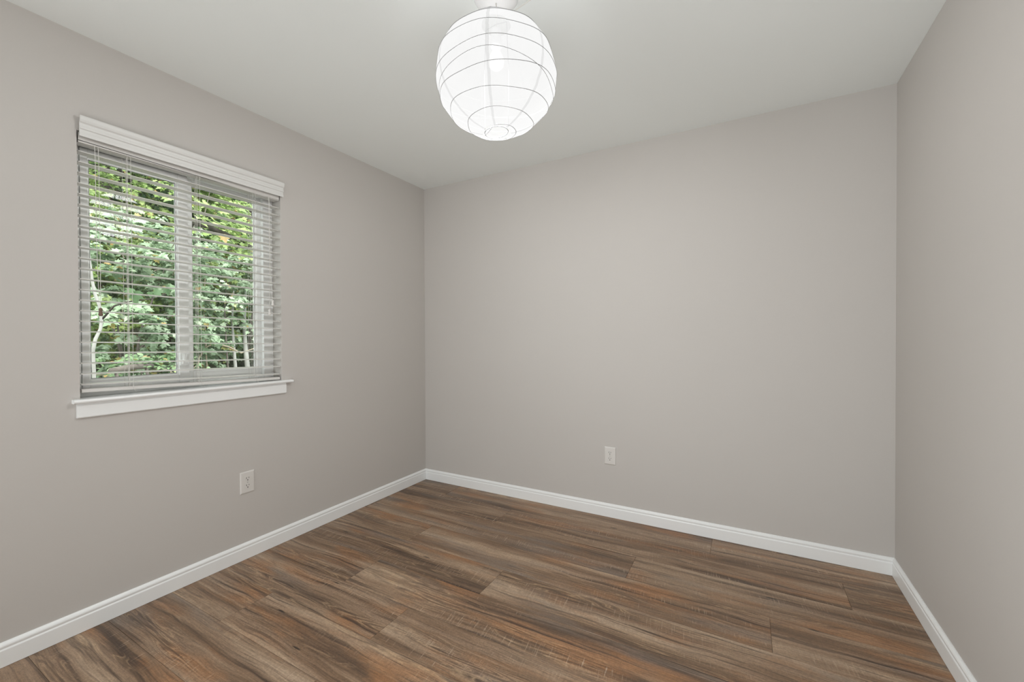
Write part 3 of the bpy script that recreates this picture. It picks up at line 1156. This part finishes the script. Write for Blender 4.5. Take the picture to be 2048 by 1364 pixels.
def shrub(name, base, rad, height, n_sprays, size, mat, label, cat='shrub', seed=0, shape='maple', per=24, group='leafy shrubs on the bank', low=0.05, bark='bark_grey', n_stems=5):
    rnd = random.Random(seed)
    root = empty(name, base, label, cat, group)
    leaves, twigs = [], []
    b_ = Vector(base)
    for _ in range(n_sprays):
        # points on and inside a rounded crown
        v = Vector((rnd.gauss(0, 1), rnd.gauss(0, 1), rnd.gauss(0, 1)))
        v.normalize()
        rr = rnd.uniform(0.55, 1.0) ** 0.6
        zz = low * height + (v.z * 0.5 + 0.5) * height * (1 - low)
        lump = 1 + 0.22 * math.sin(3.1 * v.x + 2.3 * zz + seed) + 0.16 * math.sin(5 * v.y + 3.7 * zz)
        xy = math.sqrt(max(0.12, 1 - v.z * v.z * 0.75))
        a = math.atan2(v.y, v.x)
        c = b_ + Vector((rad * rr * lump * xy * math.cos(a), rad * rr * lump * xy * math.sin(a), zz))
        out = Vector((math.cos(a), math.sin(a), 0.25 + 0.5 * v.z)) + Vector((rnd.uniform(-.5, .5), rnd.uniform(-.5, .5), rnd.uniform(-.3, .3)))
        spray_leaves(rnd, c, out, rnd.uniform(0.22, 0.48), per, size, leaves, twigs)
    leaf_batch('foliage', mat, root, leaves, shape)
    bm = bmesh.new()
    for path in twigs[::3]:
        q = [p + Vector((0, 0, -0.02)) for p in path]
        tube(bm, q, [0.005, 0.0045, 0.004, 0.003, 0.002], 3, cap=False)
    link_mesh('spray_twigs', bm, 'twig', root)  # bare twigs of the leaf clusters; the leaves are in foliage
    bm = bmesh.new()
    for i in range(n_stems):
        a = rnd.uniform(0, 6.28)
        tip = b_ + Vector((rad * 0.6 * math.cos(a), rad * 0.6 * math.sin(a), height * rnd.uniform(0.55, 0.9)))
        mid = b_ + (tip - b_) * 0.5 + Vector((rnd.uniform(-.12, .12), rnd.uniform(-.12, .12), 0.1))
        p0 = b_ + Vector((0.06 * math.cos(a), 0.06 * math.sin(a), -0.08))
        tube(bm, [p0, p0.lerp(mid, 0.5) + Vector((0.02, 0.02, 0)), mid, tip], [0.024, 0.020, 0.014, 0.006], 7)
    link_mesh('stems', bm, bark, root, True)
    return root


def build_outside():
    # ground bank
    bm = bmesh.new()
    nx, ny = 60, 60
    g = [[None] * (ny + 1) for _ in range(nx + 1)]
    for i in range(nx + 1):
        for j in range(ny + 1):
            x = -T - 0.02 - 14.0 * (i / nx) ** 1.2
            y = -10 + 22 * j / ny
            g[i][j] = bm.verts.new((x, y, ground_z(x, y) + 0.03 * math.sin(7 * x) * math.cos(6 * y)))
    for i in range(nx):
        for j in range(ny):
            bm.faces.new((g[i][j], g[i][j + 1], g[i + 1][j + 1], g[i + 1][j]))
    bmesh.ops.recalc_face_normals(bm, faces=bm.faces[:])
    o = struct('ground_outside', bm, 'earth', 'dark wooded bank rising outside the window', 'ground')

    # ivy and low plants on the bank
    rnd = random.Random(5)
    lv = []
    for _ in range(5200):
        x = -2.2 - 6.5 * rnd.random() ** 1.3
        y = rnd.uniform(-4.5, 6.0)
        z = ground_z(x, y) + rnd.uniform(0.02, 0.22)
        lv.append(((x, y, z), (rnd.uniform(-1, 1), rnd.uniform(-1, 1), rnd.uniform(-.2, .2)), (rnd.uniform(-.2, .7), rnd.uniform(-.5, .3), 1), rnd.uniform(0.05, 0.11), rnd.random()))
    rt_ = empty('ground_ivy', (-4, 0, ground_z(-4, 0)), 'low ivy and weeds carpeting the bank under the shrubs', 'ground cover', kind='stuff')
    leaf_batch('ivy_leaves', 'leaf_ground', rt_, lv, 'oval')

    S = 'leafy shrubs on the bank'
    gz = lambda x, y: (x, y, ground_z(x, y))
    shrub('leafy_shrub', gz(-4.3, -0.62), 0.88, 2.3, 429, 0.071, 'leaf_mint', 'mint-green broad-leaved shrub filling the lower half of the wider window pane', seed=1, group=S, low=0.10)
    shrub('leafy_shrub', gz(-4.8, 1.05), 0.95, 2.2, 416, 0.067, 'leaf_mint', 'grey-green leafy shrub behind the narrower window pane, above the thin stems', seed=2, group=S, low=0.36)
    shrub('leafy_shrub', gz(-5.6, -1.7), 1.3, 3.2, 390, 0.071, 'leaf_yellow', 'yellow-green shrub beside the pale sapling, outside the end of the window away from the corner', seed=3, group=S)
    shrub('leafy_shrub', gz(-5.4, 2.9), 1.3, 3.3, 390, 0.071, 'leaf_mint', 'tall green shrub hidden mostly behind the window jamb next to the room corner', seed=4, group=S)
    shrub('leafy_shrub', gz(-6.3, 0.55), 1.45, 3.6, 624, 0.071, 'leaf_yellow', 'lime-green tall shrub rising behind the mint-green one up to the window head', seed=5, group=S)
    # trees standing behind
    Tg = 'trees at the top of the bank'

    def tree(base, h, crown_r, crown_z, n, mat, label, seed, lean=(0, 0)):
        rnd = random.Random(seed)
        root = empty('woodland_tree', base, label, 'tree', Tg)
        b_ = Vector(base)
        bm = bmesh.new()
        top = b_ + Vector((lean[0], lean[1], h))
        path = [b_ + Vector((0, 0, -0.15)), b_.lerp(top, 0.33) + Vector((0.05, 0.08, 0)), b_.lerp(top, 0.66) + Vector((-0.04, 0.03, 0)), top]
        tube(bm, path, [0.15, 0.12, 0.09, 0.04], 10)
        link_mesh('trunk', bm, 'bark_dark', root, True)
        leaves, twigs = [], []
        for _ in range(n):
            v = Vector((rnd.gauss(0, 1), rnd.gauss(0, 1), rnd.gauss(0, 1)))
            v.normalize()
            rr = rnd.uniform(0.3, 1.0) ** 0.5
            lump = 1 + 0.2 * math.sin(4 * v.x + 3 * v.z + seed)
            c = b_ + Vector((lean[0] * .6, lean[1] * .6, crown_z)) + Vector((v.x * crown_r, v.y * crown_r, v.z * (h - crown_z) * 1.05)) * rr * lump
            out = Vector((v.x + rnd.uniform(-.4, .4), v.y + rnd.uniform(-.4, .4), 0.1 + 0.4 * v.z))
            spray_leaves(rnd, c, out, rnd.uniform(0.3, 0.6), 24, 0.095, leaves, twigs)
        leaf_batch('foliage', mat, root, leaves, 'maple')
        bm = bmesh.new()
        for i in range(9):
            a = rnd.uniform(0, 6.28)
            t = rnd.uniform(0.4, 0.85)
            p0 = b_.lerp(top, t)
            p2 = p0 + Vector((crown_r * 0.8 * math.cos(a), crown_r * 0.8 * math.sin(a), rnd.uniform(0.1, 0.9)))
            tube(bm, [p0, p0.lerp(p2, 0.5) + Vector((0, 0, 0.12)), p2], [0.045, 0.03, 0.012], 7)
        link_mesh('branches', bm, 'bark_dark', root, True)
        return root
    tree(gz(-8.2, 0.4), 6.4, 1.9, 3.9, 520, 'leaf_yellow', 'yellow-green tree with dark trunk at the top of the wider pane', 21)
    tree(gz(-8.0, 3.0), 6.6, 1.9, 3.8, 560, 'leaf_dark', 'dark green tree behind the narrower pane, its branches nearly black', 22)
    tree(gz(-8.8, -2.4), 6.6, 2.0, 3.8, 380, 'leaf_dark', 'dark tree out of line with the panes, farthest from the room corner', 23)
    tree(gz(-9.2, 5.6), 6.8, 2.1, 3.8, 360, 'leaf_dark', 'dark tree beyond the shrub by the jamb nearest the room corner', 24)
    # a dense dark evergreen row fills the back
    for i, (x, y, lab) in enumerate(((-11.4, -2.6, 'dark evergreen closing the gap behind the yellow-green tree'), (-11.6, 1.3, 'dark evergreen standing between the yellow-green tree and the dark tree'), (-11.5, 5.2, 'dark evergreen at the end of the bank past the room corner'))):
        shrub('evergreen_tree', gz(x, y), 1.75, 6.4, 620, 0.20, 'leaf_dark', lab, 'tree', seed=40 + i, group='dark evergreens at the back of the bank', per=26, low=0.0, bark='bark_dark')

    # low undergrowth, dark, between the stems
    shrub('undergrowth_bush', gz(-5.9, 2.35), 0.85, 1.5, 260, 0.050, 'leaf_dark', 'low dark bush behind the thin pale stems', seed=61, group='undergrowth bushes', per=20, shape='oval')
    shrub('undergrowth_bush', gz(-3.6, -0.75), 0.55, 0.95, 169, 0.048, 'leaf_ground', 'low light-green weed clump by the fallen log', seed=62, group='undergrowth bushes', per=12, shape='oval')

    # pale sapling close to the window
    def onray(px, py, X):
        dd = fw + rt2 * ((px - 1024) / FPX) - up2 * ((py - 682) / FPX)
        t = (X - CAM.x) / dd.x
        return CAM + dd * t
    X = -2.6
    pts = [onray(px, py, X + dx) for px, py, dx in ((188, 800, 0), (188, 745, 0), (186, 700, .02), (191, 678, .02), (201, 658, 0), (203, 640, 0), (199, 612, 0), (190, 588, -.02), (184, 560, -.02), (176, 500, 0), (168, 430, 0), (158, 350, .05))]
    base = Vector((pts[0].x, pts[0].y, ground_z(pts[0].x, pts[0].y)))
    root = empty('sapling', base, 'thin pale crooked sapling just outside the end of the window, paler than all other stems', 'tree')
    bm = bmesh.new()
    allp = [base + Vector((0, 0.02, -0.1)), base.lerp(pts[0], 0.5)] + pts
    tube(bm, allp, [0.018, 0.016] + [0.013] * 4 + [0.012] * 4 + [0.011, 0.010, 0.009, 0.007], 9)
    link_mesh('trunk', bm, 'bark_pale', root, True)
    bm = bmesh.new()
    b0 = onray(203, 640, X)
    tube(bm, [b0, onray(228, 612, X + .05), onray(252, 604, X + .1), onray(300, 598, X + .15), onray(332, 588, X + .1)], [0.009, 0.008, 0.007, 0.006, 0.004], 7)
    link_mesh('branch', bm, 'bark_dark', root, True)
    rnd = random.Random(9)
    lv = []
    for px, py, s in ((271, 590, .125), (262, 585, .08), (318, 588, .09), (330, 583, .08), (300, 592, .06)):
        p = onray(px, py - 8, X + .14)
        lv.append((p, (0.1, rnd.uniform(-.5, .5), -1), (1, -0.4, 0.35), s, 0.12 + 0.2 * rnd.random()))
    leaf_batch('leaves', 'leaf_dark', root, lv, 'maple')

    # fallen log at the foot of the bank
    X = -2.85
    a, c = onray(215, 742, X), onray(305, 733, X - 0.4)
    a.z = ground_z(a.x, a.y) + 0.30
    c.z = ground_z(c.x, c.y) + 0.20
    root = empty('fallen_log', (a + c) / 2, 'grey fallen log lying low behind the bottom of the wider pane', 'log')
    bm = bmesh.new()
    a, c = onray(222, 742, X), onray(304, 731, X - 0.35)
    mid = (a + c) / 2 + Vector((0, 0, 0.012))
    tube(bm, [a, a.lerp(mid, .5), mid, mid.lerp(c, .5), c], [0.026, 0.031, 0.029, 0.030, 0.022], 12)
    link_mesh('log_body', bm, 'bark_grey', root, True)
    bm = bmesh.new()
    for px in (230, 290):
        s = a.lerp(c, (px - 222) / 82)
        tube(bm, [s, s + Vector((0.02, 0.03, -0.2)), Vector((s.x + .03, s.y + .05, ground_z(s.x, s.y) - 0.08))], [0.014, 0.013, 0.012], 8)
    link_mesh('broken_limbs', bm, 'bark_grey', root, True)

    # thin pale stems at the foot of the narrower pane
    labs = {470: 'slim whitish stem at the foot of the narrower pane, left of the thick one',
            494: 'thickest whitish stem at the foot of the narrower pane, nearest the jamb',
            455: 'very thin grey stem at the foot of the narrower pane, beside the slim whitish one',
            413: 'thin tan vine stem climbing nearest the meeting stile in the narrower pane'}
    for px, (rad, mat, top) in {470: (0.022, 'bark_pale', 700), 494: (0.034, 'bark_pale', 708), 455: (0.012, 'bark_grey', 690), 413: (0.011, 'twig', 672)}.items():
        X = -3.9
        p = [onray(px + 2, 748, X), onray(px, 725, X), onray(px - 2, top, X), onray(px - 6, top - 60, X - .1), onray(px - 2, top - 130, X - .3)]
        b0 = Vector((p[0].x, p[0].y, ground_z(p[0].x, p[0].y)))
        root = empty('thin_stem', b0, labs[px], 'stem', 'thin stems under the shrub')
        bm = bmesh.new()
        tube(bm, [b0 + Vector((0, 0, -0.1))] + p, [rad * 1.1, rad, rad, rad * .9, rad * .7, rad * .4], 8)
        link_mesh('trunk', bm, mat, root, True)
    # arching bare branch in front of them
    X = -3.7
    root_p = onray(398, 715, X)
    b0 = Vector((root_p.x, root_p.y - 0.1, ground_z(root_p.x, root_p.y)))
    root = empty('bare_branch', b0, 'arching bare tan branch bending over the thin stems', 'branch')
    bm = bmesh.new()
    tube(bm, [b0 + Vector((0, 0, -0.05)), b0.lerp(root_p, .6), root_p, onray(414, 693, X), onray(432, 687, X), onray(458, 694, X + .05), onray(482, 706, X + .1), onray(505, 698, X + .1), onray(530, 690, X)], [0.012, .012, .011, .011, .012, .012, .010, .008, .006], 7)
    link_mesh('branch_wood', bm, 'twig', root, True)
    # dark overhanging bough in the narrower pane
    X = -3.4
    p = [onray(560, 500, X - .3), onray(525, 500, X - .2), onray(488, 490, X), onray(452, 470, X), onray(420, 455, X + .05), onray(390, 448, X + .1), onray(355, 440, X + .1)]
    g0 = Vector((p[0].x, p[0].y + .2, ground_z(p[0].x, p[0].y)))
    root = empty('leaning_tree', g0, 'near-black leaning bough crossing the upper part of the narrower pane', 'tree')
    bm = bmesh.new()
    tube(bm, [g0 + Vector((0, 0, -.1)), g0 + Vector((0, 0.05, 0.8)), g0.lerp(p[0], 0.75) + Vector((0, .1, 0.1))] + p, [0.05, 0.048, 0.045, 0.042, 0.04, 0.04, 0.036, 0.03, 0.02, 0.01], 9)
    link_mesh('bough', bm, 'bark_dark', root, True)
    rnd = random.Random(77)
    lv = []
    for q in p[1:-1]:
        for _ in range(9):
            spray_leaves(rnd, q + Vector((rnd.uniform(-.1, .15), rnd.uniform(-.2, .2), rnd.uniform(-.12, .3))), (rnd.uniform(0, 1), rnd.uniform(-1, 1), rnd.uniform(-.3, .5)), 0.25, 4, 0.10, lv)
    leaf_batch('foliage', 'leaf_yellow', root, lv, 'maple')


build_outside()
